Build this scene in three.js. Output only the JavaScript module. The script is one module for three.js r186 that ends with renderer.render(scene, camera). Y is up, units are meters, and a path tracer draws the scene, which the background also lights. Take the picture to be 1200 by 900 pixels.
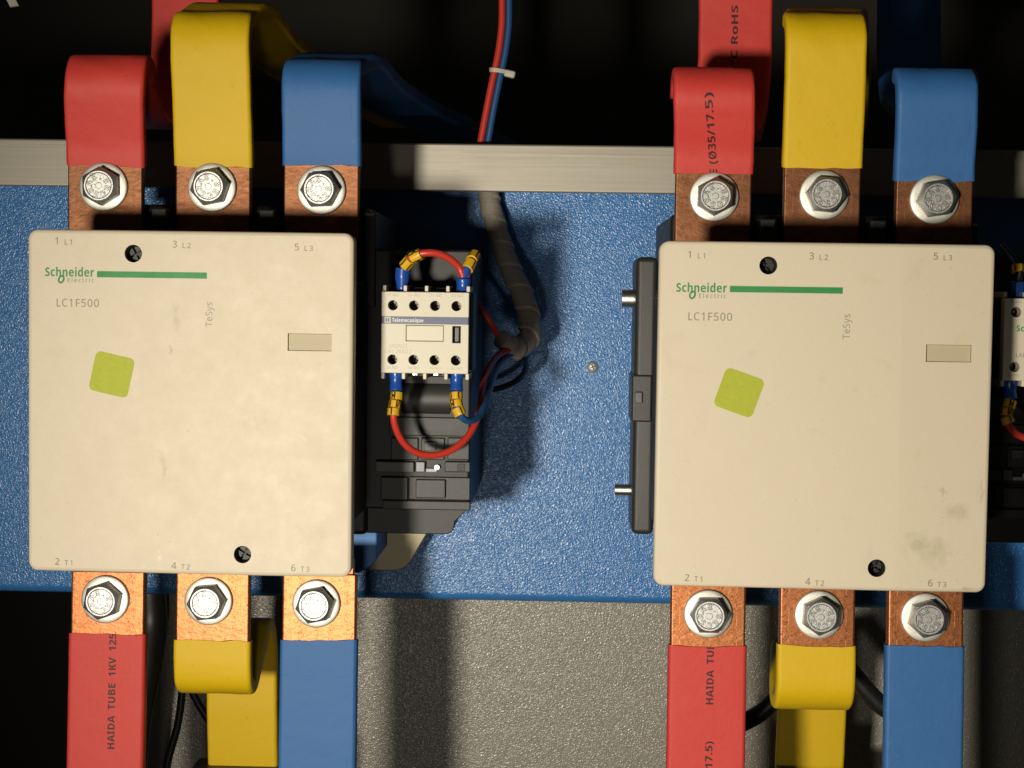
import * as THREE from 'three';
import { RoundedBoxGeometry } from 'three/addons/geometries/RoundedBoxGeometry.js';
import { ImprovedNoise } from 'three/addons/math/ImprovedNoise.js';
import { mergeGeometries, toCreasedNormals, mergeVertices } from 'three/addons/utils/BufferGeometryUtils.js';

// ---------------------------------------------------------------- camera, light, exposure
const scene = new THREE.Scene();
scene.background = new THREE.Color().setRGB(0.012, 0.0112, 0.0095);          // the unlit room round the open cabinet
const camera = new THREE.PerspectiveCamera(26.13, 4 / 3, 0.05, 12);
camera.rotation.order = 'YXZ';
camera.rotation.set(-0.05196, 0.02880, 0.01422);
camera.position.set(0.02185, 0.03947, 0.75866);
camera.updateMatrixWorld(true);
const renderer = new THREE.WebGLRenderer({ antialias: true });
renderer.toneMapping = THREE.LinearToneMapping;
renderer.toneMappingExposure = 1.0;
renderer.shadowMap.enabled = true;

// two hand lamps beside the camera: the stronger at the left, a weaker whiter one held low
const LAMPS = [
  { at: new THREE.Vector3(-0.275, -0.103, 0.95), aim: new THREE.Vector3(0.17, -0.02, -0.1), color: [1, 0.92, 0.77], power: 3.45, cone: 0.66, soft: 1.0, radius: 0.045, label: 'round hand lamp held left of the camera' },
  { at: new THREE.Vector3(-0.045, -0.285, 0.72), aim: new THREE.Vector3(-0.01, -0.15, -0.25), color: [1, 0.95, 0.84], power: 0.22, cone: 0.52, soft: 0.85, radius: 0.030, label: 'smaller hand lamp held low under the camera' },
];
for (const L of LAMPS) {
  const s = new THREE.SpotLight(new THREE.Color().setRGB(...L.color), L.power, 0, L.cone, L.soft, 2);
  s.position.copy(L.at); s.target.position.copy(L.aim); s.castShadow = true; s.shadow.radius = L.radius / 0.02; s.shadow.mapSize.set(2048, 2048);
  scene.add(s, s.target);
}

// ---------------------------------------------------------------- helpers
let seed = 20240611;
const rnd = () => { seed |= 0; seed = (seed + 0x6D2B79F5) | 0; let t = Math.imul(seed ^ (seed >>> 15), 1 | seed); t = (t + Math.imul(t ^ (t >>> 7), 61 | t)) ^ t; return ((t ^ (t >>> 14)) >>> 0) / 4294967296; };
const perlin = new ImprovedNoise();
const V = (x, y, z) => new THREE.Vector3(x, y, z);
const PZ = -0.232, FPX = 450 / Math.tan(THREE.MathUtils.degToRad(26.13 / 2));   // mounting plate's face; cover fronts lie at z = 0
// where a sight line meets the plane at depth z (survey of the panel from the photograph's view)
function U(px, py, z) {
  const d = V((px - 600) / FPX, -(py - 450) / FPX, -1).applyQuaternion(camera.quaternion);
  return d.multiplyScalar((z - camera.position.z) / d.z).add(camera.position);
}
const lin = (r, g, b) => new THREE.Color().setRGB(r, g, b);
const css = h => new THREE.Color(h);
function mat(color, roughness, extra = {}) { return new THREE.MeshPhysicalMaterial({ color, roughness, metalness: 0, ...extra }); }
const taken = {};
function numbered(n) { taken[n] = (taken[n] ?? -1) + 1; return taken[n] ? `${n}_${String(taken[n]).padStart(3, '0')}` : n; }
function thing(name, label, category, at = V(0, 0, 0), group) {
  const o = new THREE.Group(); o.name = numbered(name); o.position.copy(at); o.userData = { label, category };
  if (group) o.userData.group = group;
  scene.add(o); return o;
}
function structure(name, geo, m, label) {
  const o = new THREE.Mesh(geo, m); o.name = numbered(name); o.userData = { kind: 'structure' }; if (label) o.userData.label = label;
  o.castShadow = o.receiveShadow = true; scene.add(o); return o;
}
// geometry given in world metres, put under a thing whose base stands elsewhere
function part(parent, name, geo, m, label) {
  const o = new THREE.Mesh(geo, m); o.name = name; o.castShadow = o.receiveShadow = true;
  const base = V(0, 0, 0); for (let p = parent; p; p = p.parent) base.add(p.position);
  geo.translate(-base.x, -base.y, -base.z);
  if (label) o.userData.label = label;
  parent.add(o); return o;
}
function box(x0, x1, y0, y1, z0, z1, r = 0.001, seg = 2) {
  const w = x1 - x0, h = y1 - y0, d = z1 - z0;
  const g = new RoundedBoxGeometry(w, h, d, seg, Math.min(r, w / 2.01, h / 2.01, d / 2.01));
  g.translate((x0 + x1) / 2, (y0 + y1) / 2, (z0 + z1) / 2); return g;
}
// box whose front face fills a rectangle of the survey at depth z
function boxPx(x0, y0, x1, y1, z, depth, r = 0.0008) {
  const a = U(x0, y1, z), b = U(x1, y0, z), a2 = U(x0, y0, z), b2 = U(x1, y1, z);
  return box((a.x + a2.x) / 2, (b.x + b2.x) / 2, (a.y + b2.y) / 2, (b.y + a2.y) / 2, z - depth, z, r);
}
function merge(list) { return mergeGeometries(list.map(g => { const q = g.index ? g.toNonIndexed() : g; for (const k of Object.keys(q.attributes)) if (!['position', 'normal', 'uv'].includes(k)) q.deleteAttribute(k); return q; })); }
function curve(pts, n = 60, tension = 0.5) { return new THREE.CatmullRomCurve3(pts, false, 'centripetal', tension).getSpacedPoints(n); }

// round tube whose radius can vary along it
function tube(pts, radius, n = 70, sides = 12, caps = true) {
  const c = new THREE.CatmullRomCurve3(pts, false, 'centripetal'), fr = c.computeFrenetFrames(n, false), len = c.getLength();
  const pos = [], uv = [], idx = [];
  for (let i = 0; i <= n; i++) {
    const p = c.getPointAt(i / n);
    for (let j = 0; j <= sides; j++) {
      const a = j / sides * Math.PI * 2, r = typeof radius === 'function' ? radius(i / n, a, len) : radius;
      const d = fr.normals[i].clone().multiplyScalar(Math.cos(a)).addScaledVector(fr.binormals[i], Math.sin(a));
      pos.push(p.x + d.x * r, p.y + d.y * r, p.z + d.z * r); uv.push(j / sides, i / n * len * 20);
    }
  }
  const q = sides + 1;
  for (let i = 0; i < n; i++) for (let j = 0; j < sides; j++) { const a = i * q + j; idx.push(a, a + 1, a + q, a + 1, a + q + 1, a + q); }
  if (caps) for (const i of [0, n]) {
    const p = c.getPointAt(i / n), k = pos.length / 3; pos.push(p.x, p.y, p.z); uv.push(0.5, i / n * len * 20);
    for (let j = 0; j < sides; j++) i ? idx.push(k, i * q + j, i * q + j + 1) : idx.push(k, i * q + j + 1, i * q + j);
  }
  const g = new THREE.BufferGeometry(); g.setAttribute('position', new THREE.Float32BufferAttribute(pos, 3)); g.setAttribute('uv', new THREE.Float32BufferAttribute(uv, 2)); g.setIndex(idx);
  g.computeVertexNormals(); fixSeam(g, n + 1, q); return g;
}
function fixSeam(g, rings, q) {
  const N = g.attributes.normal;
  for (let i = 0; i < rings; i++) {
    const a = i * q, b = i * q + q - 1, v = V(N.getX(a) + N.getX(b), N.getY(a) + N.getY(b), N.getZ(a) + N.getZ(b)).normalize();
    N.setXYZ(a, v.x, v.y, v.z); N.setXYZ(b, v.x, v.y, v.z);
  }
}
// flat bar swept along a path that runs upward on its front; uv.x goes round the section with the front face centred on 0.5
function flatBar(path, width, thick, corner, wobble = 0, wseed = 0) {
  const hw = width / 2, ht = thick / 2, sec = [[0, -ht]];
  const cs = 4, arc = (cx, cy, a0) => { for (let k = 0; k <= cs; k++) { const a = a0 - k / cs * Math.PI / 2; sec.push([cx + Math.cos(a) * corner, cy + Math.sin(a) * corner]); } };
  arc(-hw + corner, -ht + corner, -Math.PI / 2); arc(-hw + corner, ht - corner, Math.PI);
  for (let k = 1; k < 6; k++) sec.push([(-hw + corner) + k / 6 * (width - 2 * corner), ht]);
  arc(hw - corner, ht - corner, Math.PI / 2); arc(hw - corner, -ht + corner, 0); sec.push([0, -ht]);
  const per = [0]; for (let k = 1; k < sec.length; k++) per.push(per[k - 1] + Math.hypot(sec[k][0] - sec[k - 1][0], sec[k][1] - sec[k - 1][1]));
  const P = per[per.length - 1], n = path.length, pos = [], uv = [], idx = [], s = [0];
  for (let i = 1; i < n; i++) s.push(s[i - 1] + path[i].distanceTo(path[i - 1]));
  for (let i = 0; i < n; i++) {
    const T = path[Math.min(i + 1, n - 1)].clone().sub(path[Math.max(i - 1, 0)]).normalize();
    T.x *= 0.35; T.normalize();
    const bend = wobble && i > 1 && i < n - 2 ? Math.min(1, path[i + 2].clone().sub(path[i]).angleTo(path[i].clone().sub(path[i - 2])) * 3) : 0;
    const W = V(1, 0, 0).addScaledVector(T, -T.x).normalize(), N = W.clone().cross(T).normalize();
    for (let k = 0; k < sec.length; k++) {
      let [a, b] = sec[k];
      if (wobble) { const e = perlin.noise(s[i] * 90 + wseed, a * 60, wseed * 3.1) + 0.5 * perlin.noise(s[i] * 260, a * 150 + wseed, 7.7); a += Math.sign(a) * wobble * (0.6 * perlin.noise(s[i] * 110, Math.sign(a) * 4.3, wseed) + .15); b += Math.sign(b) * wobble * (e * 0.8 + bend * 1.3 * perlin.noise(s[i] * 330 + wseed, a * 70, 2.2 + wseed)); }
      if (wobble && (i === 0 || i === n - 1)) { const j = 0.0012 * perlin.noise(a * 140 + wseed, b * 90, wseed) * (i ? -1 : 1); path[i] = path[i].clone(); var J = T.clone().multiplyScalar(j); } else var J = V(0, 0, 0);
      pos.push(J.x + path[i].x + W.x * a + N.x * b, J.y + path[i].y + W.y * a + N.y * b, J.z + path[i].z + W.z * a + N.z * b); uv.push(per[k] / P, s[i] / s[n - 1]);
    }
  }
  const q = sec.length;
  for (let i = 0; i < n - 1; i++) for (let j = 0; j < q - 1; j++) { const a = i * q + j; idx.push(a, a + 1, a + q, a + 1, a + q + 1, a + q); }
  const g = new THREE.BufferGeometry(); 
  for (const i of [0, n - 1]) {
    const k0 = pos.length / 3; for (let j = 0; j < q; j++) { pos.push(pos[(i * q + j) * 3], pos[(i * q + j) * 3 + 1], pos[(i * q + j) * 3 + 2]); uv.push(0.02, 0.5); }
    const c = pos.length / 3; pos.push(path[i].x, path[i].y, path[i].z); uv.push(0.02, 0.5);
    for (let j = 0; j < q - 1; j++) i ? idx.push(c, k0 + j, k0 + j + 1) : idx.push(c, k0 + j + 1, k0 + j);
  }
  g.setAttribute('position', new THREE.Float32BufferAttribute(pos, 3)); g.setAttribute('uv', new THREE.Float32BufferAttribute(uv, 2)); g.setIndex(idx);
  g.computeVertexNormals(); fixSeam(g, n, q); g.userData = { length: s[n - 1], perimeter: P, width, s }; return g;
}

// ---------------------------------------------------------------- textures
function dataTex(n, m, fn, srgb = false) {
  const d = new Uint8Array(n * m * 4);
  for (let j = 0; j < m; j++) for (let i = 0; i < n; i++) { const c = fn(i, j), k = (j * n + i) * 4; if (typeof c === 'number') { d[k] = d[k + 1] = d[k + 2] = c; } else { d[k] = c[0]; d[k + 1] = c[1]; d[k + 2] = c[2]; } d[k + 3] = 255; }
  const t = new THREE.DataTexture(d, n, m); t.wrapS = t.wrapT = THREE.RepeatWrapping; t.magFilter = THREE.LinearFilter; t.minFilter = THREE.LinearMipmapLinearFilter; t.generateMipmaps = true;
  if (srgb) t.colorSpace = THREE.SRGBColorSpace; t.needsUpdate = true; return t;
}
const clamp8 = v => Math.max(0, Math.min(255, v));
// hammered paint: rounded dimples about 2.3 mm across; the pattern is 0.6 m wide
const hammer = dataTex(2048, 2048, (i, j) => {
  const x = i / 8, y = j / 8, wx = 0.5 * perlin.noise(x * 0.5, y * 0.5, 11.5), wy = 0.5 * perlin.noise(x * 0.5, y * 0.5, 31.5);
  const a = perlin.noise(x + wx, y + wy, 0.37), b = perlin.noise(x * 2 + 3, y * 2, 5.2), c = perlin.noise(x * 0.5, y * 0.5, 9.1);
  return clamp8(128 + 150 * (Math.abs(a) * 1.25 - 0.25) + 34 * b + 20 * c);
});
const fine = dataTex(512, 512, (i, j) => { const x = i / 2, y = j / 2; return clamp8(128 + 110 * perlin.noise(x, y, 0.5) + 60 * perlin.noise(x / 4, y / 4, 3.5)); });
const blotch = dataTex(512, 512, (i, j) => { const x = i / 64, y = j / 64; let v = 0, a = 1; for (let k = 0; k < 5; k++) { v += a * perlin.noise((x * 2 ** k) % 256, (y * 2 ** k) % 256, k * 3.3 + .5); a *= 0.6; } return clamp8(140 + 90 * v); });
const gloss = dataTex(512, 512, (i, j) => { const x = i / 32, y = j / 32; let v = 0, a = 1; for (let k = 0; k < 5; k++) { v += a * perlin.noise(x * 2 ** k, y * 2 ** k, k * 2.7 + .5); a *= 0.65; } return clamp8(136 + 14 * v); });
const brushed = dataTex(1024, 256, (i, j) => clamp8(128 + 80 * perlin.noise(i / 128, j / 2, 0.5) + 50 * perlin.noise(i / 32, j / 1, 2.5)));
const clone = (t, rx, ry) => { const c = t.clone(); c.repeat.set(rx, ry); c.needsUpdate = true; return c; };
function canvas(w, h, draw, srgb = true) {
  const c = document.createElement('canvas'); c.width = w; c.height = h; const x = c.getContext('2d'); draw(x, w, h);
  const t = new THREE.CanvasTexture(c); if (srgb) t.colorSpace = THREE.SRGBColorSpace; t.anisotropy = 8; return t;
}
function speckle(x, w, h, n, colors, rmin, rmax, amin, amax) {
  for (let i = 0; i < n; i++) { x.globalAlpha = amin + (amax - amin) * rnd(); x.fillStyle = colors[Math.floor(rnd() * colors.length)]; x.beginPath(); const r = rmin + (rmax - rmin) * rnd() ** 2; x.ellipse(rnd() * w, rnd() * h, r, r * (0.5 + rnd()), rnd() * 3, 0, 7); x.fill(); }
  x.globalAlpha = 1;
}
// uv in metres for hammered sheets
function metreUV(g, size = 0.30) { const p = g.attributes.position, u = g.attributes.uv, n = g.attributes.normal; for (let i = 0; i < p.count; i++) { const ay = Math.abs(n.getY(i)) > 0.8; u.setXY(i, p.getX(i) / size + 0.31, (ay ? p.getZ(i) : p.getY(i)) / size + 0.17); } return g; }

// ---------------------------------------------------------------- materials
const M = {
  blue: mat(lin(0.040, 0.205, 0.54), 0.29, { bumpMap: hammer, bumpScale: 0.00034, ior: 1.55 }),
  grey: mat(lin(0.29, 0.27, 0.225), 0.29, { bumpMap: hammer, bumpScale: 0.0004, ior: 1.6 }),
  cavity: mat(lin(0.055, 0.050, 0.042), 0.85, { bumpMap: clone(fine, 6, 6), bumpScale: 0.0001 }),
  steel: mat(lin(0.60, 0.58, 0.54), 0.5, { metalness: 0.6, bumpMap: clone(brushed, 1, 1), bumpScale: 0.00003, roughnessMap: null }),
  zinc: new THREE.MeshPhysicalMaterial({ color: lin(0.72, 0.72, 0.68), metalness: 1, roughness: 0.34, bumpMap: clone(fine, 2, 2), bumpScale: 0.00004 }),
  black: mat(lin(0.014, 0.0135, 0.012), 0.5, { bumpMap: clone(fine, 4, 4), bumpScale: 0.00003 }),
  darkGrey: mat(lin(0.032, 0.032, 0.029), 0.42, { bumpMap: clone(fine, 3, 3), bumpScale: 0.00004 }),
  midGrey: mat(lin(0.10, 0.10, 0.095), 0.42, { bumpMap: clone(fine, 3, 3), bumpScale: 0.00004 }),
  cable: mat(lin(0.010, 0.0095, 0.009), 0.45),
  redWire: mat(lin(0.55, 0.040, 0.022), 0.36), blueWire: mat(lin(0.02, 0.085, 0.24), 0.36),
  crimp: mat(lin(0.015, 0.085, 0.42), 0.28, { transmission: 0.12, thickness: 0 }),
  tie: mat(lin(0.62, 0.58, 0.48), 0.4, { transmission: 0.15, thickness: 0 }),
  wrap: mat(lin(0.30, 0.265, 0.22), 0.55, { bumpMap: clone(blotch, 2, 6), bumpScale: 0.0004 }),
  bracket: new THREE.MeshPhysicalMaterial({ color: lin(0.22, 0.19, 0.115), metalness: 0.4, roughness: 0.45, bumpMap: clone(blotch, 1, 1), bumpScale: 0.0001 }),
  beige: mat(css('#d2cab4'), 0.42),
};

// ---------------------------------------------------------------- the setting
{ // dark depth of the cabinet, the grey lower panel, blue mounting plate and the steel rail above it
  structure('cabinet_back', box(-2.2, 2.2, -1.6, 1.8, -1.36, -1.34, 0.002), M.cavity);
  const pl = U(185, 800, -0.30).x;
  structure('cabinet_panel', metreUV(box(pl, 0.62, -0.6, -0.02, -0.315, -0.30, 0.002)), M.grey);
  M.blue.map = canvas(2048, 1024, (x, w, h) => { x.fillStyle = '#f4f4f4'; x.fillRect(0, 0, w, h); for (let i = 0; i < 60; i++) smear(x, rnd() * w, rnd() * h, 20 + 80 * rnd(), 10 + 40 * rnd(), rnd() * 3, rnd() < .5 ? '#ffffff' : '#c9cdd2', 0.035, 30); speckle(x, w, h, 700, ['#9aa3ad', '#ffffff', '#7d848c'], 0.6, 2.2, 0.15, 0.6); for (let i = 0; i < 70; i++) scratch(x, rnd() * w, rnd() * h, 60 * (rnd() - .5), 60 * (rnd() - .5), rnd() < .5 ? '#ffffff' : '#8f98a3', 0.2 + .3 * rnd(), 0.7 + rnd() * .8); });
  M.blue.map.wrapS = M.blue.map.wrapT = THREE.RepeatWrapping; M.blue.map.repeat.set(0.25, 0.5);
  const yt = U(600, 222, PZ).y + 0.012, yb = (U(100, 694, PZ).y + U(770, 711, PZ).y) / 2;
  structure('mounting_plate', metreUV(box(-0.55, 0.62, yb, yt, PZ - 0.016, PZ, 0.0055, 5)), M.blue);
  const zr = -0.205, r0 = (U(40, 216, zr).y + U(740, 229, zr).y) / 2, r1 = (U(40, 160, zr).y + U(740, 173, zr).y) / 2;
  const rail = box(-0.55, 0.62, r0, r1, zr - 0.003, zr, 0.0012, 3), lip = box(-0.55, 0.62, r1 - 0.003, r1 - 0.0002, zr - 0.010, zr - 0.0032, 0.0012, 2);
  const rg = merge([rail, lip]); metreUV(rg, 0.12); { const u = rg.attributes.uv; for (let i = 0; i < u.count; i++) u.setX(i, u.getX(i) * 0.25); };
  M.steel.map = canvas(1024, 256, (x, w, h) => { x.fillStyle = '#cfcbc2'; x.fillRect(0, 0, w, h); for (let i = 0; i < 900; i++) { x.globalAlpha = 0.03 + 0.08 * rnd(); x.fillStyle = rnd() < .5 ? '#8d887c' : '#f0ece2'; x.fillRect(rnd() * w - 100, rnd() * h, 40 + 260 * rnd(), 0.6 + 1.2 * rnd()); } for (const [a, b] of [[0.3, .35], [.62, .7], [.8, .5], [.1, .6], [.45, .15]]) smear(x, a * w, b * h, 50, 26, rnd(), '#8a8478', 0.06, 50); });
  M.steel.map.wrapS = M.steel.map.wrapT = THREE.RepeatWrapping;
  const ro = new THREE.Mesh(rg, M.steel); ro.name = 'steel_rail'; ro.userData = { label: 'bare steel rail running across above the blue plate', category: 'rail' }; ro.castShadow = ro.receiveShadow = true; scene.add(ro);
}

// ---------------------------------------------------------------- contactors
const CW = 0.152, CH = 0.1593;
function roundedRect(w, h, r, n = 8) {
  const out = []; for (const [sx, sy, a0] of [[1, 1, 0], [-1, 1, Math.PI / 2], [-1, -1, Math.PI], [1, -1, Math.PI * 1.5]]) for (let k = 0; k <= n; k++) { const a = a0 + k / n * Math.PI / 2; out.push([sx * (w / 2 - r) + Math.cos(a) * r, sy * (h / 2 - r) + Math.sin(a) * r]); }
  return out;
}
function coverGeometry(ridge, holes, win, depth) {
  const zf = x => x > ridge ? -(x - ridge) * 0.012 : -(ridge - x) * 0.03,   // two facets that meet in a ridge
    R = 0.0046, B = 0.0018;
  const rings = [[0, -depth]]; for (let k = 0; k <= 5; k++) { const a = k / 5 * Math.PI / 2; rings.push([B * (1 - Math.cos(a)), -B + B * Math.sin(a)]); }
  const pos = [], idx = []; let q = 0;
  // outlines get extra points where the ridge crosses them
  const outline = inset => { const o = roundedRect(CW - 2 * inset, CH - 2 * inset, R - inset), out = []; for (let i = 0; i < o.length; i++) { const a = o[i], b = o[(i + 1) % o.length]; out.push(a); if ((a[0] - ridge) * (b[0] - ridge) < 0) { const t = (ridge - a[0]) / (b[0] - a[0]); out.push([ridge, a[1] + t * (b[1] - a[1])]); } } return out; };
  for (const [ins, z] of rings) { const o = outline(ins); q = o.length; for (const [x, y] of o) pos.push(x, y, z + (z < -B - 1e-6 ? 0 : zf(x))); }
  for (let i = 0; i < rings.length - 1; i++) for (let j = 0; j < q; j++) { const a = i * q + j, b = i * q + (j + 1) % q; idx.push(a, b, a + q, b, b + q, a + q); }
  const shell = new THREE.BufferGeometry(); shell.setAttribute('position', new THREE.Float32BufferAttribute(pos, 3)); shell.setIndex(idx); 
  const last = outline(B), caps = [];
  for (const side of [-1, 1]) {
    const poly = last.filter(p => (p[0] - ridge) * side >= -1e-7).map(p => new THREE.Vector2(...p));
    // keep order round the half: rotate so that the gap lies between the two ridge points
    let cut = 0, best = -1; for (let i = 0; i < poly.length; i++) { const d = poly[i].distanceTo(poly[(i + 1) % poly.length]); if (d > best && Math.abs(poly[i].x - ridge) < 1e-6 && Math.abs(poly[(i + 1) % poly.length].x - ridge) < 1e-6) { best = d; cut = i + 1; } }
    const ring = poly.slice(cut).concat(poly.slice(0, cut)), inner = [];
    for (const h of holes) if ((h.x - ridge) * side > 0) { const c = []; for (let k = 0; k < 28; k++) c.push(new THREE.Vector2(h.x + Math.cos(-k / 28 * 2 * Math.PI) * h.r, h.y + Math.sin(-k / 28 * 2 * Math.PI) * h.r)); inner.push(c); }
    if ((win.x0 - ridge) * side > 0) inner.push([[win.x0, win.y0], [win.x0, win.y1], [win.x1, win.y1], [win.x1, win.y0]].map(p => new THREE.Vector2(...p)));
    const tri = THREE.ShapeUtils.triangulateShape(ring, inner), all = [ring, ...inner].flat(), pp = [];
    for (const t of tri) for (const k of t) pp.push(all[k].x, all[k].y, zf(all[k].x));
    for (const c of inner) for (let k = 0; k < c.length; k++) { const a = c[k], b = c[(k + 1) % c.length], dz = c.length === 4 ? 0.0016 : 0.009; const q4 = [[a.x, a.y, zf(a.x)], [b.x, b.y, zf(b.x)], [b.x, b.y, zf(b.x) - dz], [a.x, a.y, zf(a.x) - dz]]; for (const m of [0, 2, 1, 0, 3, 2]) pp.push(...q4[m]); }
    const g = new THREE.BufferGeometry(); g.setAttribute('position', new THREE.Float32BufferAttribute(pp, 3)); caps.push(g);
  }
  caps.forEach(c => c.computeVertexNormals()); const g = mergeGeometries([toCreasedNormals(shell, 0.5), ...caps]);
  const p = g.attributes.position, uv = []; for (let i = 0; i < p.count; i++) uv.push(p.getX(i) / CW + 0.5, p.getY(i) / CH + 0.5);
  g.setAttribute('uv', new THREE.Float32BufferAttribute(uv, 2)); return { g, zf };
}
function phillips(r, depth) { // screw head with a cross slot: raised quarters on a disc
  const L = [new THREE.CylinderGeometry(r, r, depth * 0.5, 24).rotateX(Math.PI / 2).translate(0, 0, -depth * 0.75)];
  for (let k = 0; k < 4; k++) { const s = new THREE.Shape(); const g = r * 0.16; s.moveTo(g, g); s.lineTo(r * 0.96, g); s.absarc(0, 0, r * 0.97, 0.17, Math.PI / 2 - 0.17, false); s.lineTo(g, g); L.push(new THREE.ExtrudeGeometry(s, { depth: depth * 0.5, bevelEnabled: false, curveSegments: 8 }).rotateZ(k * Math.PI / 2).translate(0, 0, -depth * 0.5)); }
  return merge(L);
}
function coverTexture(c, spec) {
  const S = 6600, w = Math.round(CW * S), h = Math.round(CH * S);
  const at = (px, py) => { const p = U(px, py, 0); return [(p.x - c.x + CW / 2) * S, (CH / 2 - (p.y - c.y)) * S]; };
  return canvas(w, h, x => {
    x.fillStyle = '#d3c6ae'; x.fillRect(0, 0, w, h);
    speckle(x, w, h, 1500, ['#c8bba1', '#dacfb9', '#ccbfa5'], 1, 6, 0.05, 0.22);
    for (let i = 0; i < 26; i++) smear(x, rnd() * w, rnd() * h, 20 + 90 * rnd(), 10 + 30 * rnd(), rnd() * 3, rnd() < .6 ? '#a89b7e' : '#e2dac6', 0.011, 40);
    for (let i = 0; i < 46; i++) scratch(x, rnd() * w, rnd() * h, 40 * (rnd() - .5), 40 * (rnd() - .5), rnd() < .5 ? '#e6dfcc' : '#9a8e74', 0.08 + 0.2 * rnd(), 0.8 + rnd());
    speckle(x, w, h, 260, ['#8d8470', '#a79d86'], 0.6, 2.2, 0.12, 0.4);
    spec.stains(x, at);
    const k = S / 2550;                                         // canvas pixels per survey pixel
    const put = (s, px, py, cap, color, o = {}) => {
      const [X, Y] = at(px, py); x.save(); x.translate(X, Y); if (o.up) x.rotate(-Math.PI / 2); x.font = `${o.bold ? 'bold ' : ''}${cap * k / 0.72}px sans-serif`; x.fillStyle = color; x.globalAlpha = o.alpha ?? 0.9;
      const want = o.width ? o.width * k : 0; if (want) { const m = x.measureText(s).width; if (o.space) { const gap = (want - m) / (s.length - 1); let u = 0; for (const ch of s) { x.fillText(ch, u, 0); u += x.measureText(ch).width + gap; } x.restore(); return; } x.scale(want / m, 1); }
      x.fillText(s, 0, 0); x.restore();
    };
    const ink = '#6c6453';
    for (const [a, b, px, py] of spec.poles) { put(a, px, py, 8.2, ink); put(b, px + 11.5, py + 0.4, 6.2, ink, { width: 11, space: true }); }
    put('Schneider', spec.logo[0], spec.logo[1], 10.2, '#1f7a3f', { bold: true, width: 59.5 });
    put('Electric', spec.logo[0] + 26.5, spec.logo[1] + 7.2, 5.2, '#3c7f4c', { width: 32.5, space: true });
    { const [X, Y] = at(spec.logo[0] + 19.6, spec.logo[1] + 3.6); x.save(); x.translate(X, Y); x.rotate(0.42); x.strokeStyle = '#1f7a3f'; x.lineWidth = 2 * k; x.beginPath(); x.ellipse(0, 0, 2.9 * k, 4.1 * k, 0, 0, 7); x.stroke(); x.restore(); }
    { const [X, Y] = at(spec.bar[0], spec.bar[1]), [X2, Y2] = at(spec.bar[2], spec.bar[3]); x.fillStyle = '#1f8440'; x.fillRect(X, (Y + Y2) / 2 - 3.6 * k, X2 - X, 7.2 * k); }
    put('LC1F500', ...spec.type, 9.2, '#77705f', { width: 52.5, space: true });
    put('TeSys', ...spec.side, 8.2, '#8d8674', { up: true, width: 29.5, space: true });
  });
}
function smear(x, X, Y, len, wid, ang, color, alpha, n = 40) { x.save(); x.translate(X, Y); x.rotate(ang); x.fillStyle = color; for (let i = 0; i < n; i++) { x.globalAlpha = alpha * (0.3 + 0.7 * rnd()); const t = (rnd() + rnd() + rnd()) / 1.5 - 1, u = (rnd() + rnd() + rnd()) / 1.5 - 1; x.beginPath(); x.ellipse(t * len, u * wid, len * (0.05 + 0.25 * rnd()), wid * (0.1 + 0.3 * rnd()), (rnd() - .5), 0, 7); x.fill(); } x.restore(); x.globalAlpha = 1; }
function scratch(x, X, Y, dx, dy, color, alpha, w) { x.strokeStyle = color; x.globalAlpha = alpha; x.lineWidth = w; x.beginPath(); x.moveTo(X, Y); x.quadraticCurveTo(X + dx * .5 + 3, Y + dy * .5, X + dx, Y + dy); x.stroke(); x.globalAlpha = 1; }

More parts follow.
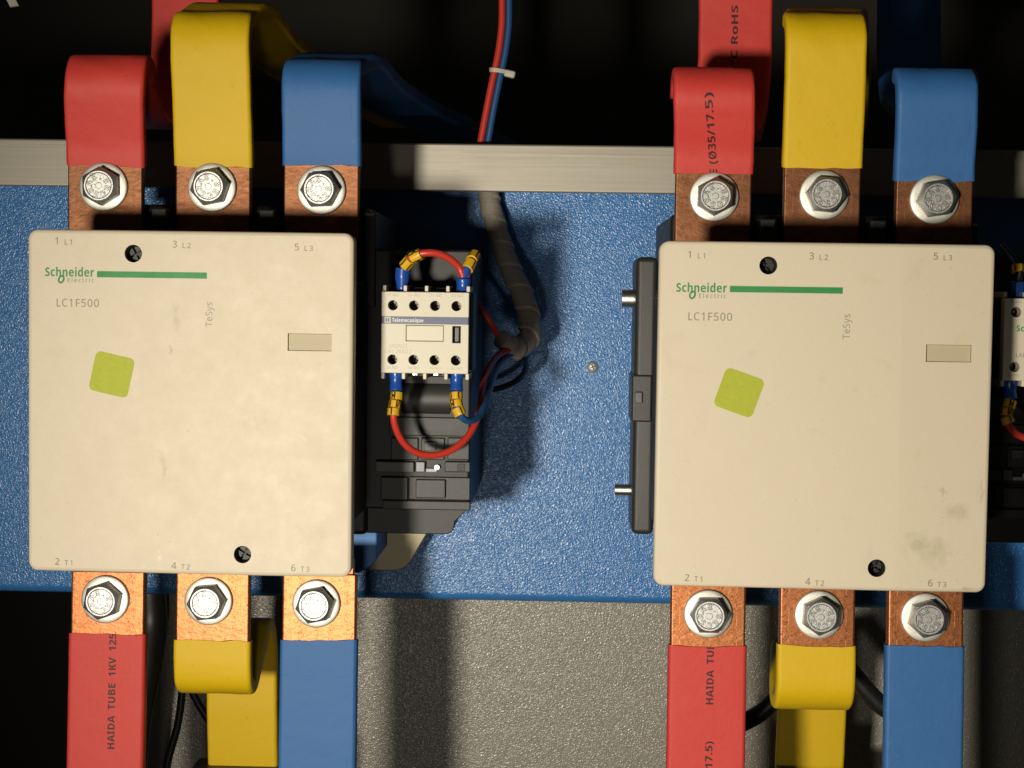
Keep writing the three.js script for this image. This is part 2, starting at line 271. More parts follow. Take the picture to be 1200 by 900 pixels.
const stickerMat = canvas(256, 256, (x, w, h) => { x.fillStyle = '#a9b020'; x.fillRect(0, 0, w, h); speckle(x, w, h, 300, ['#9ba31a', '#b5bc30'], 2, 12, 0.1, 0.3); });
function contactor(label, c, spec) {
  const t = thing('contactor', label, 'contactor', V(c.x, c.y, PZ), 'power contactors on the blue plate');
  const L = (px, py) => { const p = U(px, py, 0); return { x: p.x - c.x, y: p.y - c.y }; };
  const holes = spec.holes.map(([a, b]) => ({ ...L(a, b), r: 0.0041 })), w0 = L(spec.win[0], spec.win[3]), w1 = L(spec.win[2], spec.win[1]);
  const ridge = L(spec.ridge, 470).x, { g, zf } = coverGeometry(ridge, holes, { x0: w0.x, y0: w0.y, x1: w1.x, y1: w1.y }, 0.0105);
  g.translate(c.x, c.y, 0);
  const cover = part(t, 'cover', g, mat(lin(1, 1, 1), 1, { map: coverTexture(c, spec), roughnessMap: gloss, bumpMap: clone(fine, 2.4, 2.5), bumpScale: 0.00005 }), 'beige front cover with printed terminal numbers');
  const zw = zf((w0.x + w1.x) / 2) - 0.0013;
  part(cover, 'label_window', box(c.x + w0.x + 0.0001, c.x + w1.x - 0.0001, c.y + w0.y + 0.0001, c.y + w1.y - 0.0001, zw - 0.0025, zw, 0.0003), mat(css('#b9ad8f'), 0.6), 'small recessed clear label window');
  for (const h of holes) part(cover, 'bushing', new THREE.LatheGeometry([[0.00405, -0.0006], [0.00405, -0.0095], [0.0035, -0.0095], [0.00375, -0.0006], [0.00405, -0.0006]].map(q => new THREE.Vector2(...q)), 32).rotateX(Math.PI / 2).translate(c.x + h.x, c.y + h.y, zf(h.x)), M.black, 'black bush lining a screw hole');
  for (const h of holes) part(cover, 'screw', phillips(0.0034, 0.005).rotateZ(h.x * 40).translate(c.x + h.x, c.y + h.y, zf(h.x) - 0.0062), M.black, 'black screw sunk in a round hole');
  { const [px, py, deg] = spec.sticker, p = U(px, py, 0), s = new THREE.Shape(roundedRect(0.0187, 0.0187, 0.0026).map(q => new THREE.Vector2(...q)));
    const sg = new THREE.ExtrudeGeometry(s, { depth: 0.00012, bevelEnabled: false }); const a = sg.attributes.position, u = sg.attributes.uv; for (let i = 0; i < a.count; i++) u.setXY(i, a.getX(i) / 0.019 + .5, a.getY(i) / 0.019 + .5);
    sg.rotateZ(-deg * Math.PI / 180).rotateY(-Math.atan(0.03)).translate(p.x, p.y, zf(p.x - c.x) + 0.00003); part(cover, 'sticker', sg, mat(lin(1, 1, 1), 0.6, { map: stickerMat }), 'tilted lime green square sticker'); }
  // black moulded body: arc chamber block under the cover, base block, barriers between the poles
  const x0 = c.x - CW / 2 + 0.003, x1 = c.x + CW / 2 - 0.004, bx = spec.barShift;
  part(t, 'arc_chamber', box(x0, x1, c.y - 0.060, c.y + 0.058, -0.098, -0.0107, 0.002), M.black);
  part(t, 'base_block', box(x0 + 0.002 + bx, x1 + bx, c.y - 0.074, c.y + 0.097, PZ, -0.0985, 0.003), M.black);
  for (const px of spec.barriers) { const p = U(px, 250, -0.08); part(t, 'phase_barrier', box(p.x - 0.004, p.x + 0.004, c.y + 0.0585, c.y + 0.094, -0.098, -0.078, 0.001), M.black); }
  { const p = U(spec.barriers[1] + 118, 250, -0.08); part(t, 'end_wall', box(p.x - 0.003, p.x + 0.003, c.y + 0.045, c.y + 0.094, -0.20, -0.09, 0.001), M.black); }
  for (const b of spec.bars) part(t, 'terminal', box(b.x - 0.017, b.x + 0.017, b.y - (b.up ? 0.022 : 0.014), b.y + (b.up ? 0.014 : 0.022), -0.0984, -0.0933, 0.0006), copperMat);
  // side strip with guide pins on the left flank
  const sx = c.x - CW / 2, sp = (a, b, cc, d, z0, z1, r) => box(sx + a, sx + b, c.y + cc, c.y + d, z0, z1, r);
  part(t, 'side_strip', sp(-0.0055, 0.006, -0.072, 0.075, -0.16, -0.115, 0.003), M.darkGrey, 'dark grey moulded strip along the left flank');
  part(t, 'latch_plate', sp(-0.0066, 0.004, -0.012, 0.013, -0.155, -0.1138, 0.0012), M.darkGrey);
  part(t, 'latch', sp(-0.0052, -0.0012, -0.002, 0.004, -0.12, -0.1118, 0.0006), M.midGrey);
  for (const [y, r, l] of [[0.053, 0.0048, 0.0105], [-0.0505, 0.0031, 0.0125]]) part(t, 'guide_pin', new THREE.CylinderGeometry(r, r, l, 24).rotateZ(Math.PI / 2).translate(sx - 0.0056 - l / 2 + 0.004, c.y + y, -0.135), M.zinc, 'bright steel guide pin');
  // coil housing on the right flank, measured on one contactor and moved for the other
  const dx = spec.auxShift, dy = spec.auxDrop, H = (a, b, cc, d, z, dep, r) => boxPx(a, b, cc, d, z, dep, r).translate(dx, dy, 0);
  const zf0 = -0.093;
  part(t, 'coil_housing', merge([H(418, 292, 552, 597, zf0, 0.137, 0.0015)]), M.black);
  { const a = U(418, 598, -0.101), b = U(552, 626, -0.101), cx = U(531, 600, -0.101), s = new THREE.Shape(); s.moveTo(a.x, a.y + 0.001); s.lineTo(b.x - 0.003, a.y + 0.001); s.lineTo(cx.x + 0.0005, a.y - 0.005); s.lineTo(cx.x, b.y + 0.003); s.quadraticCurveTo(cx.x - 0.001, b.y, cx.x - 0.005, b.y); s.lineTo(a.x, b.y); s.lineTo(a.x, a.y);
    part(t, 'housing_foot', new THREE.ExtrudeGeometry(s, { depth: 0.128, bevelEnabled: true, bevelSize: 0.0005, bevelThickness: 0.0005, bevelSegments: 2 }).translate(dx, dy, -0.2305), M.black); }
  { const a = U(471, 447, -0.090), b = U(527, 488, -0.090), r = (a.y - b.y) / 2; part(t, 'coil_sleeve', new THREE.CylinderGeometry(r, r, b.x - a.x, 40).rotateZ(Math.PI / 2).scale(1, 1, 0.75).translate((a.x + b.x) / 2 + dx, (a.y + b.y) / 2 + dy, -0.096), M.darkGrey, 'glossy dark half-round sleeve'); }
  for (const [a, b, cc, d, lift, m, n] of [[456, 489, 550, 511, 1.4, 'darkGrey', 'housing_panel'], [458, 513, 490, 539, 1.6, 'darkGrey', 'housing_panel'], [493.5, 513, 521, 539, 1.2, 'darkGrey', 'housing_panel'], [524.5, 513, 550, 539, 1.6, 'darkGrey', 'housing_panel'],
    [440, 541, 485, 553.5, 3.4, 'midGrey', 'terminal_cover'], [521, 541, 551, 553.5, 3.0, 'darkGrey', 'terminal_cover'], [446, 559, 478, 586, 2.0, 'darkGrey', 'housing_panel'], [479, 559, 551, 586, 1.6, 'darkGrey', 'housing_panel'], [448, 587, 551, 597.5, 3.6, 'darkGrey', 'ledge']])
    part(t, n, H(a, b, cc, d, zf0 + lift / 1000, 0.0035 + lift / 1000, 0.0006), M[m]);
  part(t, 'latch', H(497, 518, 511, 528, zf0 + 0.0028, 0.003, 0.0004), M.midGrey);
  part(t, 'panel_plug', H(487, 562, 522, 584, zf0 + 0.0036, 0.003, 0.0006), M.darkGrey);
  part(t, 'terminal_cover', H(487, 541, 498, 553.5, zf0 + 0.0034, 0.004, 0.0005), mat(lin(0.09, 0.10, 0.12), 0.35));
  part(t, 'indicator_tab', H(499, 549, 512, 553.5, zf0 + 0.0026, 0.003, 0.0004), mat(lin(0.36, 0.36, 0.36), 0.4));
  { const p = U(512.5, 547, zf0); part(t, 'indicator_screw', new THREE.CylinderGeometry(0.0013, 0.0013, 0.003, 18).rotateX(Math.PI / 2).translate(p.x + dx, p.y + dy, zf0 + 0.0019), M.zinc); }
  part(t, 'slot', H(536, 543.5, 545, 552, zf0 + 0.00325, 0.001, 0.0002), M.black);
  return t;
}

// ---------------------------------------------------------------- busbars
const copperCanvas = canvas(512, 512, (x, w, h) => {
  x.fillStyle = '#b8764c'; x.fillRect(0, 0, w, h);
  speckle(x, w, h, 900, ['#a05c32', '#c98a5e', '#8d4c2a'], 2, 16, 0.06, 0.22);
  x.lineCap = 'round';
  for (let i = 0; i < 700; i++) { x.globalAlpha = 0.06 + 0.16 * rnd(); x.strokeStyle = rnd() < .5 ? '#8c4a26' : '#e8b083'; x.lineWidth = 0.6 + rnd() * 1.4; const X = rnd() * w, Y = rnd() * h; x.beginPath(); x.moveTo(X, Y); x.lineTo(X + rnd() * 3 - 1.5, Y + 8 + rnd() * 50); x.stroke(); }
  for (let i = 0; i < 650; i++) { const col = Math.floor(rnd() * 7), X = (rnd() < .6 ? (col / 7 * w + rnd() * 26) : rnd() * w), Y = rnd() * h; x.globalAlpha = 0.25 + 0.6 * rnd(); x.strokeStyle = '#2a150c'; x.lineWidth = 0.8 + 2.2 * rnd(); x.beginPath(); x.moveTo(X, Y); x.quadraticCurveTo(X + 8 * rnd() - 4, Y + 4, X + 16 * rnd() - 8, Y + 3 + 12 * rnd()); x.stroke(); }
  x.globalAlpha = 1;
});
copperCanvas.wrapS = copperCanvas.wrapT = THREE.RepeatWrapping; copperCanvas.repeat.set(1.6, 1);
const copperMat = new THREE.MeshPhysicalMaterial({ color: lin(0.95, 0.95, 0.95), map: copperCanvas, metalness: 0.9, roughness: 0.46, bumpMap: clone(blotch, 3, 2), bumpScale: 0.00012 });
const dullCopperCanvas = canvas(512, 512, (x, w, h) => {
  x.fillStyle = '#8a5c40'; x.fillRect(0, 0, w, h); speckle(x, w, h, 1200, ['#6d432b', '#9d6c4b', '#57351f'], 2, 22, 0.06, 0.25);
  for (let i = 0; i < 500; i++) { x.globalAlpha = 0.05 + 0.15 * rnd(); x.strokeStyle = rnd() < .6 ? '#4a2c1a' : '#b98a66'; x.lineWidth = 0.6 + rnd(); const X = rnd() * w, Y = rnd() * h; x.beginPath(); x.moveTo(X, Y); x.lineTo(X + rnd() * 3 - 1.5, Y + 8 + rnd() * 60); x.stroke(); } x.globalAlpha = 1;
});
dullCopperCanvas.wrapS = dullCopperCanvas.wrapT = THREE.RepeatWrapping;
const dullCopper = new THREE.MeshPhysicalMaterial({ map: dullCopperCanvas, metalness: 0.85, roughness: 0.5, bumpMap: clone(blotch, 3, 2), bumpScale: 0.0001 });
function varied(m) { const c = m.clone(); c.map = m.map.clone(); c.map.offset.set(rnd(), rnd()); c.map.needsUpdate = true; return c; }
const SL = { red: '#d13e36', yellow: '#dcb602', blue: '#3068a6' };
let sleeveCount = 0;
function sleeveMaterial(color, geo, prints) {
  const { length, perimeter } = geo.userData, S = 5200, w = Math.round(perimeter * S), h = Math.min(2048, Math.round(length * S)), sy = h / length;
  const tex = canvas(w, h, x => {
    x.fillStyle = color; x.fillRect(0, 0, w, h);
    speckle(x, w, h, Math.round(w * h / 900), ['#ffffff', '#000000'], 0.6, 5, 0.008, 0.04);
    for (let i = 0; i < 14; i++) { x.globalAlpha = 0.05 + .07 * rnd(); x.strokeStyle = rnd() < .5 ? '#ffffff' : '#201008'; x.lineWidth = 0.6 + rnd(); const X = rnd() * w, Y = rnd() * h; x.beginPath(); x.moveTo(X, Y); x.lineTo(X + 60 * (rnd() - .5), Y + 60 * (rnd() - .5)); x.stroke(); }
    x.globalAlpha = 1;
    for (const p of prints) { // printed line read upwards: p.u across the front in metres from its middle, p.s start along the sleeve
      x.save(); x.translate(w / 2 + p.u * S, h - p.s * sy); x.rotate(-Math.PI / 2 + (p.skew ?? 0)); x.font = `bold ${p.cap / 0.72 * S}px sans-serif`; x.fillStyle = '#260a0c'; x.globalAlpha = 0.95; const m = x.measureText(p.text).width; x.scale(p.len * sy / m, 1); x.fillText(p.text, 0, 0); x.restore();
    }
  });
  tex.wrapS = THREE.RepeatWrapping;
  return mat(lin(1, 1, 1), 0.6, { map: tex, bumpMap: clone(blotch, 1.5, length * 14), bumpScale: 0.00014 });
}
const T_BAR = 0.0064, W_BAR = 0.0385, W_SL = 0.0402, T_SL = 0.0082, ZC = -0.0902;
// terminal centre of each bar
function terminalAt(px, py, up) { const p = U(px, py, -0.087); return { x: p.x, y: p.y, up }; }
function topBar(label, o) {
  // o: bar (terminal), sleeve px y, top px y, lean (how far it bulges forward), radius, tail: points after the loop as [dx, y, z]
  const b = o.bar, ys = U(o.px, o.sleeveY, -0.087).y, zt = ZC + o.lean, yt = U(o.px, o.topY, zt).y, R = o.R, dxTop = o.dxTop ?? 0;
  const t = thing('busbar', label, 'busbar', V(b.x, b.y - 0.025, ZC), 'insulated busbars above the contactors');
  const straight = [V(b.x, b.y - 0.025, ZC), V(b.x, b.y - 0.01, ZC), V(b.x, ys, ZC), V(b.x + dxTop * .1, ys + 0.012, ZC + o.lean * 0.18)];
  part(t, 'copper_end', flatBar([V(b.x, b.y - 0.025, ZC), V(b.x, b.y, ZC), V(b.x, ys - 0.002, ZC), V(b.x, ys + 0.002, ZC + 0.0002)], W_BAR, T_BAR, 0.0009), varied(dullCopper), 'bare dull copper end');
  const pts = [V(b.x, ys, ZC), V(b.x + dxTop * .1, ys + 0.010, ZC + o.lean * 0.12), V(b.x + dxTop * .5, (ys + yt) / 2, ZC + o.lean * 0.7)];
  for (let k = 0; k <= 6; k++) { const a = k / 6 * Math.PI * o.turn; pts.push(V(b.x + dxTop, yt - R + Math.sin(a) * R - T_SL / 2, zt - R + Math.cos(a) * R)); }
  for (const [dx, y, z] of o.tail) pts.push(V(b.x + dx, y, z));
  const g = flatBar(curve(pts, 110), W_SL, T_SL, 0.0022, 0.0004, ++sleeveCount * 5.3);
  part(t, 'sleeve', g, sleeveMaterial(o.color, g, o.prints ?? []), o.sleeveLabel);
  return t;
}
function lowBar(label, o) {
  const b = o.bar, ys = U(o.px, o.sleeveY, -0.087).y, tilt = o.tilt ?? 0.05;
  const zAt = y => ZC + (b.y - y) * tilt;                      // lower end stands a little forward
  const t = thing('busbar', label, 'busbar', V(b.x, b.y - 0.02, ZC), 'insulated busbars below the contactors');
  part(t, 'copper_end', flatBar([V(b.x, ys - 0.002, zAt(ys - 0.002)), V(b.x, ys, zAt(ys)), V(b.x, b.y, ZC), V(b.x, b.y + 0.014, zAt(b.y + 0.014))], W_BAR, T_BAR, 0.0012), varied(copperMat), 'bare bright copper end');
  const pts = o.path ? o.path.map(([dx, y, z]) => V(b.x + dx, y, z)) : [V(b.x, -0.30, zAt(-0.30)), V(b.x, -0.22, zAt(-0.22))];
  pts.push(V(b.x, ys - 0.006, zAt(ys - 0.006)), V(b.x, ys, zAt(ys)));
  const g = flatBar(curve(pts, 110), W_SL, T_SL, 0.0022, 0.00018, ++sleeveCount * 5.3);
  part(t, 'sleeve', g, sleeveMaterial(o.color, g, (o.prints ?? []).map(p => ({ ...p, s: g.userData.length - (ys - U(o.px, p.py, -0.084).y) }))), o.sleeveLabel);
  return t;
}

// hexagon bolt with flanged washer; letters are struck into the head
function boltHead() {
  const N = 72, RC = 0.0098, h = 0.0078, rc = 0.0078, rows = [], ap = RC * Math.cos(Math.PI / 6);
  const hex = a => ap / Math.cos(((a % (Math.PI / 3)) + Math.PI / 3) % (Math.PI / 3) - Math.PI / 6);
  const ring = f => { const o = []; for (let k = 0; k <= N; k++) { const a = k / N * Math.PI * 2; o.push(f(a)); } rows.push(o); };
  const pt = (r, a, z) => [Math.cos(a) * r, Math.sin(a) * r, z];
  ring(a => pt(hex(a), a, 0)); ring(a => pt(hex(a), a, h - 0.0006 - (hex(a) - rc) * 0.55)); ring(a => pt(rc, a, h - 0.0003)); ring(a => pt(rc - 0.0004, a, h)); ring(a => pt(rc - 0.0011, a, h)); ring(a => pt(rc - 0.0016, a, h - 0.0004)); ring(a => pt(0.0018, a, h - 0.0004)); ring(a => pt(0.00001, a, h - 0.0005));
  const pos = [], idx = [], uv = []; for (const r of rows) for (const p of r) { pos.push(...p); uv.push(p[0] / 0.0166 + .5, p[1] / 0.0166 + .5); }
  for (let i = 0; i < rows.length - 1; i++) for (let j = 0; j < N; j++) { const a = i * (N + 1) + j; idx.push(a, a + 1, a + N + 1, a + 1, a + N + 2, a + N + 1); }
  let g = new THREE.BufferGeometry(); g.setAttribute('position', new THREE.Float32BufferAttribute(pos, 3)); g.setAttribute('uv', new THREE.Float32BufferAttribute(uv, 2)); g.setIndex(idx); return toCreasedNormals(g, 0.35);
}
const headGeo = boltHead();
const washerGeo = new THREE.LatheGeometry([[0.0001, 0], [0.0121, 0], [0.0124, 0.0003], [0.01245, 0.0014], [0.0122, 0.0019], [0.0118, 0.0021], [0.0098, 0.0027], [0.0001, 0.0029]].map(p => new THREE.Vector2(...p)), 64).rotateX(Math.PI / 2);
const headBump = canvas(256, 256, (x, w, h) => {
  x.fillStyle = '#404040'; x.fillRect(0, 0, w, h); x.fillStyle = '#fff'; x.font = 'bold 66px sans-serif'; x.textAlign = 'center';
  const word = ['8', '.', '8', 'K', 'C', 'S', 'R', 'A']; word.forEach((ch, i) => { x.save(); x.translate(w / 2, h / 2); x.rotate(i / word.length * Math.PI * 2); x.fillText(ch, 0, -50); x.restore(); });
  x.globalAlpha = .5; x.beginPath(); x.arc(128, 128, 24, 0, 7); x.fill(); x.globalAlpha = 1;
  speckle(x, w, h, 160, ['#777', '#222', '#999'], 2, 8, 0.05, 0.2);
}, false);
const headMat = new THREE.MeshPhysicalMaterial({ color: lin(0.55, 0.55, 0.53), metalness: 1, roughness: 0.5, bumpMap: headBump, bumpScale: 0.0013 });
const washerMat = new THREE.MeshPhysicalMaterial({ color: lin(0.78, 0.77, 0.70), metalness: 0.85, roughness: 0.55, bumpMap: clone(blotch, 2, 2), bumpScale: 0.00006 });
function bolt(label, px, py, turn, tiltX = 0) {
  const p = U(px, py, -0.0868), t = thing('hex_bolt', label, 'bolt', p, 'hexagon bolts clamping the busbars');
  t.rotation.x = tiltX;
  for (const [n, g, m, z, r] of [['washer', washerGeo, washerMat, 0, 0], ['bolt_head', headGeo, headMat, 0.0027, turn]]) { const o = new THREE.Mesh(g, m); o.name = n; o.position.z = z; o.rotation.z = r; o.castShadow = o.receiveShadow = true; t.add(o); }
  return t;
}

const T = {
  LT: [[123, 219], [249.5, 220], [376.5, 223]].map(([a, b]) => terminalAt(a, b, true)), LB: [[126, 703], [249, 704], [374, 706]].map(([a, b]) => terminalAt(a, b, false)),
  RT: [[836, 231], [963.5, 229], [1095, 234]].map(([a, b]) => terminalAt(a, b, true)), RB: [[830, 718], [958, 719], [1085, 723]].map(([a, b]) => terminalAt(a, b, false)),
};
const PL = { x: -0.1495, y: -0.0115 }, PR = { x: 0.1427, y: -0.0130 };
contactor('beige fronted contactor on the left, with the whole auxiliary block beside it', PL, {
  holes: [[155, 297], [284, 650]], win: [337, 391.5, 388.5, 411], ridge: 307, sticker: [129.5, 439, 12], barShift: 0, barriers: [187, 313], bars: [...T.LT, ...T.LB], auxShift: 0, auxDrop: 0,
  poles: [['1', 'L1', 61.5, 286], ['3', 'L2', 201, 290], ['5', 'L3', 344.5, 293.5], ['2', 'T1', 62, 663], ['4', 'T2', 200, 667], ['6', 'T3', 340.5, 669.5]], logo: [50, 323.5], bar: [112, 320.3, 242, 323.8], type: [63, 359], side: [248.5, 383],
  stains: (x, at) => {
    smear(x, ...at(206, 375), 75, 16, 1.45, '#9a8f76', 0.05, 50); smear(x, ...at(190, 545), 55, 14, 1.5, '#8a806a', 0.07, 40); smear(x, ...at(200, 410), 20, 8, 1.5, '#7f745e', 0.08);
    smear(x, ...at(187, 655), 30, 14, 1.4, '#f0ead8', 0.16, 26); smear(x, ...at(205, 661), 14, 18, 0.2, '#e9e3d0', 0.2, 16); smear(x, ...at(168, 662), 8, 16, 0, '#efe8d4', 0.22, 10);
    smear(x, ...at(290, 560), 70, 40, 0.4, '#dcd4bf', 0.05, 50); smear(x, ...at(370, 630), 60, 50, 0.9, '#a79c82', 0.035, 60); smear(x, ...at(78, 590), 6, 5, 0, '#5d5443', 0.3, 5);
    scratch(x, ...at(350, 510), 22, 16, '#f3ecd8', 0.5, 2); scratch(x, ...at(358, 588), 18, 6, '#f3ecd8', 0.4, 2); scratch(x, ...at(352, 560), 12, 4, '#efe6cf', 0.4, 1.5); scratch(x, ...at(92, 628), 10, -14, '#e8e0ca', 0.35, 2); smear(x, ...at(369, 387), 5, 2, 0, '#5d5443', 0.5, 4);
  },
});
const auxL = U(447, 390, -0.045), auxR = U(1176.5, 398.5, -0.045), AUX = V(auxR.x - auxL.x, auxR.y - auxL.y, 0);
contactor('beige fronted contactor on the right, with grime smudges in its lower right corner', PR, {
  holes: [[901, 311], [1027.5, 666]], win: [1085, 404.5, 1139, 424], ridge: 1055, sticker: [866.5, 460.5, 19], barShift: 0.006, barriers: [900, 1029], bars: [...T.RT, ...T.RB], auxShift: AUX.x, auxDrop: AUX.y,
  poles: [['1', 'L1', 806, 302], ['3', 'L2', 948.5, 304], ['5', 'L3', 1093.5, 304.5], ['2', 'T1', 802.5, 682], ['4', 'T2', 944, 686], ['6', 'T3', 1087, 687.5]], logo: [792.5, 342], bar: [856, 338.2, 988, 340.8], type: [806, 375], side: [996, 397.5],
  stains: (x, at) => {
    smear(x, ...at(1085, 640), 90, 60, 0.5, '#8f8a60', 0.045, 90); smear(x, ...at(1120, 600), 60, 40, -0.3, '#7f7a55', 0.04, 60); smear(x, ...at(1105, 575), 22, 16, 0.6, '#5f5a3f', 0.09, 24); smear(x, ...at(1150, 575), 14, 70, 0, '#7f7a55', 0.06, 30); smear(x, ...at(1135, 690), 40, 8, 0, '#6f6a4a', 0.07, 30);
    for (let i = 0; i < 60; i++) { const [X, Y] = at(1040 + rnd() * 112, 560 + rnd() * 120); smear(x, X, Y, 3 + 7 * rnd(), 3 + 4 * rnd(), rnd() * 3, '#5c5638', 0.09, 5); }
    smear(x, ...at(900, 475), 10, 4, 1.5, '#8a806a', 0.12, 12); smear(x, ...at(1002, 457), 16, 10, 0.5, '#9a8f76', 0.06, 20); smear(x, ...at(945, 560), 120, 60, 0.4, '#d8d0bb', 0.03, 60);
  },
});

// loops above the contactors: tails run back into the dark and up
topBar('red busbar looping over above the left contactor', { bar: T.LT[0], px: 123, sleeveY: 194, topY: 60, lean: 0.013, R: 0.012, turn: 1, dxTop: 0.0030, color: SL.red, tail: [[0.001, 0.152, -0.103], [0.003, 0.138, -0.118], [0.005, 0.134, -0.150], [0.006, 0.142, -0.200], [0.006, 0.17, -0.236], [0.006, 0.24, -0.243], [0.006, 0.34, -0.243]] });
topBar('tall yellow busbar looping over above the left contactor', { bar: T.LT[1], px: 249, sleeveY: 195, topY: 9, lean: 0.006, R: 0.013, turn: 0.5, dxTop: -0.001, color: SL.yellow, tail: [[0.003, 0.190, -0.125], [0.009, 0.182, -0.17], [0.018, 0.176, -0.24], [0.032, 0.176, -0.36], [0.055, 0.176, -0.55]] });
topBar('blue busbar looping over above the left contactor', { bar: T.LT[2], px: 376, sleeveY: 194, topY: 66, lean: 0.005, R: 0.012, turn: 0.5, color: SL.blue, tail: [[0.006, 0.164, -0.125], [0.013, 0.158, -0.17], [0.025, 0.154, -0.24], [0.045, 0.154, -0.36], [0.075, 0.154, -0.55]] });
topBar('red printed busbar looping over above the right contactor', { bar: T.RT[0], px: 836, sleeveY: 203, topY: 75, lean: 0.014, R: 0.012, turn: 1, dxTop: -0.0018, color: SL.red, prints: [{ text: 'CE (Ø35/17.5)', u: 0.0022, s: -0.006, cap: 0.0038, len: 0.0480, skew: -0.07 }, { text: '125°C RoHS CE', u: 0.0012, s: 0.171, cap: 0.0038, len: 0.062 }], tail: [[0.001, 0.150, -0.101], [0.003, 0.134, -0.112], [0.008, 0.128, -0.135], [0.014, 0.14, -0.158], [0.017, 0.165, -0.165], [0.017, 0.22, -0.166], [0.017, 0.34, -0.166]] });
topBar('tall yellow busbar looping over above the right contactor', { bar: T.RT[1], px: 963, sleeveY: 196, topY: 10, lean: 0.010, R: 0.013, turn: 0.5, dxTop: -0.001, color: SL.yellow, tail: [[0.007, 0.190, -0.125], [0.016, 0.184, -0.17], [0.030, 0.180, -0.24], [0.052, 0.180, -0.36], [0.085, 0.180, -0.55]] });
topBar('blue busbar looping over above the right contactor', { bar: T.RT[2], px: 1095, sleeveY: 212, topY: 76, lean: 0.009, R: 0.012, turn: 0.5, dxTop: -0.0015, color: SL.blue, tail: [[0.009, 0.158, -0.125], [0.020, 0.152, -0.17], [0.030, 0.154, -0.245], [0.033, 0.175, -0.31], [0.034, 0.24, -0.33], [0.034, 0.40, -0.33]] });

lowBar('red printed busbar going down below the left contactor', { bar: T.LB[0], px: 126, sleeveY: 743, color: SL.red, tilt: 0.06, prints: [{ text: 'HAIDA  TUBE  1KV  125°C', u: 0.0052, py: 878, cap: 0.0038, len: 0.0665 }] });
lowBar('yellow busbar folding back below the left contactor', { bar: T.LB[1], px: 249, sleeveY: 750, color: SL.yellow, tilt: 0.04, path: [[0, -0.30, -0.205], [0, -0.25, -0.180], [0, -0.20, -0.171], [0, -0.170, -0.169], [0, -0.152, -0.163], [0, -0.1445, -0.150], [0, -0.151, -0.134], [0, -0.162, -0.116], [0.0, -0.1675, -0.103], [0.0, -0.1625, -0.0918], [0.0, -0.153, -0.0892]] });
lowBar('dull blue busbar going down below the left contactor', { bar: T.LB[2], px: 375, sleeveY: 750, color: SL.blue, tilt: 0.05 });
lowBar('red printed busbar going down below the right contactor', { bar: T.RB[0], px: 830, sleeveY: 757, color: SL.red, tilt: 0.05, prints: [{ text: 'HAIDA  TUBE  1KV', u: 0.0032, py: 827, cap: 0.0038, len: 0.0490 }, { text: 'CE (Ø35/17.5)', u: 0.0032, py: 958, cap: 0.0038, len: 0.0400 }] });
lowBar('yellow busbar folding back below the right contactor', { bar: T.RB[1], px: 957, sleeveY: 757, color: SL.yellow, tilt: 0.045, path: [[0.018, -0.30, -0.232], [0.018, -0.25, -0.220], [0.018, -0.20, -0.214], [0.0175, -0.178, -0.211], [0.016, -0.164, -0.204], [0.011, -0.158, -0.188], [0.006, -0.159, -0.160], [0.002, -0.165, -0.130], [0.0, -0.1695, -0.108], [0.0, -0.1675, -0.0965], [0.0, -0.160, -0.0895]] });
lowBar('dull blue busbar going down below the right contactor', { bar: T.RB[2], px: 1085, sleeveY: 757, color: SL.blue, tilt: 0.055 });

const where = [['LT', 'above the left contactor'], ['LB', 'below the left contactor'], ['RT', 'above the right contactor'], ['RB', 'below the right contactor']], hue = ['red', 'yellow', 'blue'];
const boltPx = { LT: [[122, 219], [249, 220], [377, 223]], LB: [[124, 702], [245, 704], [371, 707]], RT: [[836.5, 231], [965, 229], [1094, 234]], RB: [[829.5, 719], [959, 720], [1083.5, 723]] };
for (const [k, w] of where) boltPx[k].forEach(([a, b], i) => bolt(`zinc hexagon bolt with washer on the ${hue[i]} busbar ${w}`, a, b, [0.55, 0.2, 0.05, 0.35, 0.1, 0.2, 0.5, 0.95, 0.15, 0.0, 0.45, 0.3][where.findIndex(q => q[0] === k) * 3 + i], k[1] === 'B' ? -0.05 : 0));

// ---------------------------------------------------------------- auxiliary contact blocks
const AW = 0.04255, AH = 0.0396, AZ = -0.045;
function auxTexture(spec) {
  const S = 18000, w = Math.round(AW * S), h = Math.round(AH * S), k = S / 2405;       // canvas pixels per survey pixel
  return canvas(w, h, x => {
    x.fillStyle = '#d2cab4'; x.fillRect(0, 0, w, h); speckle(x, w, h, 500, ['#beb089', '#d2c7a8'], 2, 9, 0.05, 0.2); speckle(x, w, h, 60, ['#8d8470'], 1, 3, 0.1, 0.3);
    const put = (s, X, Y, cap, color, width, bold) => { x.save(); x.translate(X * k, Y * k); x.font = `${bold ? 'bold ' : ''}${cap * k / .72}px sans-serif`; x.fillStyle = color; const m = x.measureText(s).width; x.scale(width * k / m, 1); x.fillText(s, 0, 0); x.restore(); };
    spec(x, k, put, w, h);
    ['53', '61', '71', '83'].forEach((s, i) => { put(s + ' NO', 6 + i * 25.3, 5.4, 3.2, '#a39a84', 14); put(s.slice(0, 1) + '4 NO', 6 + i * 25.3, 90.5, 3.2, '#a39a84', 14); });
  });
}
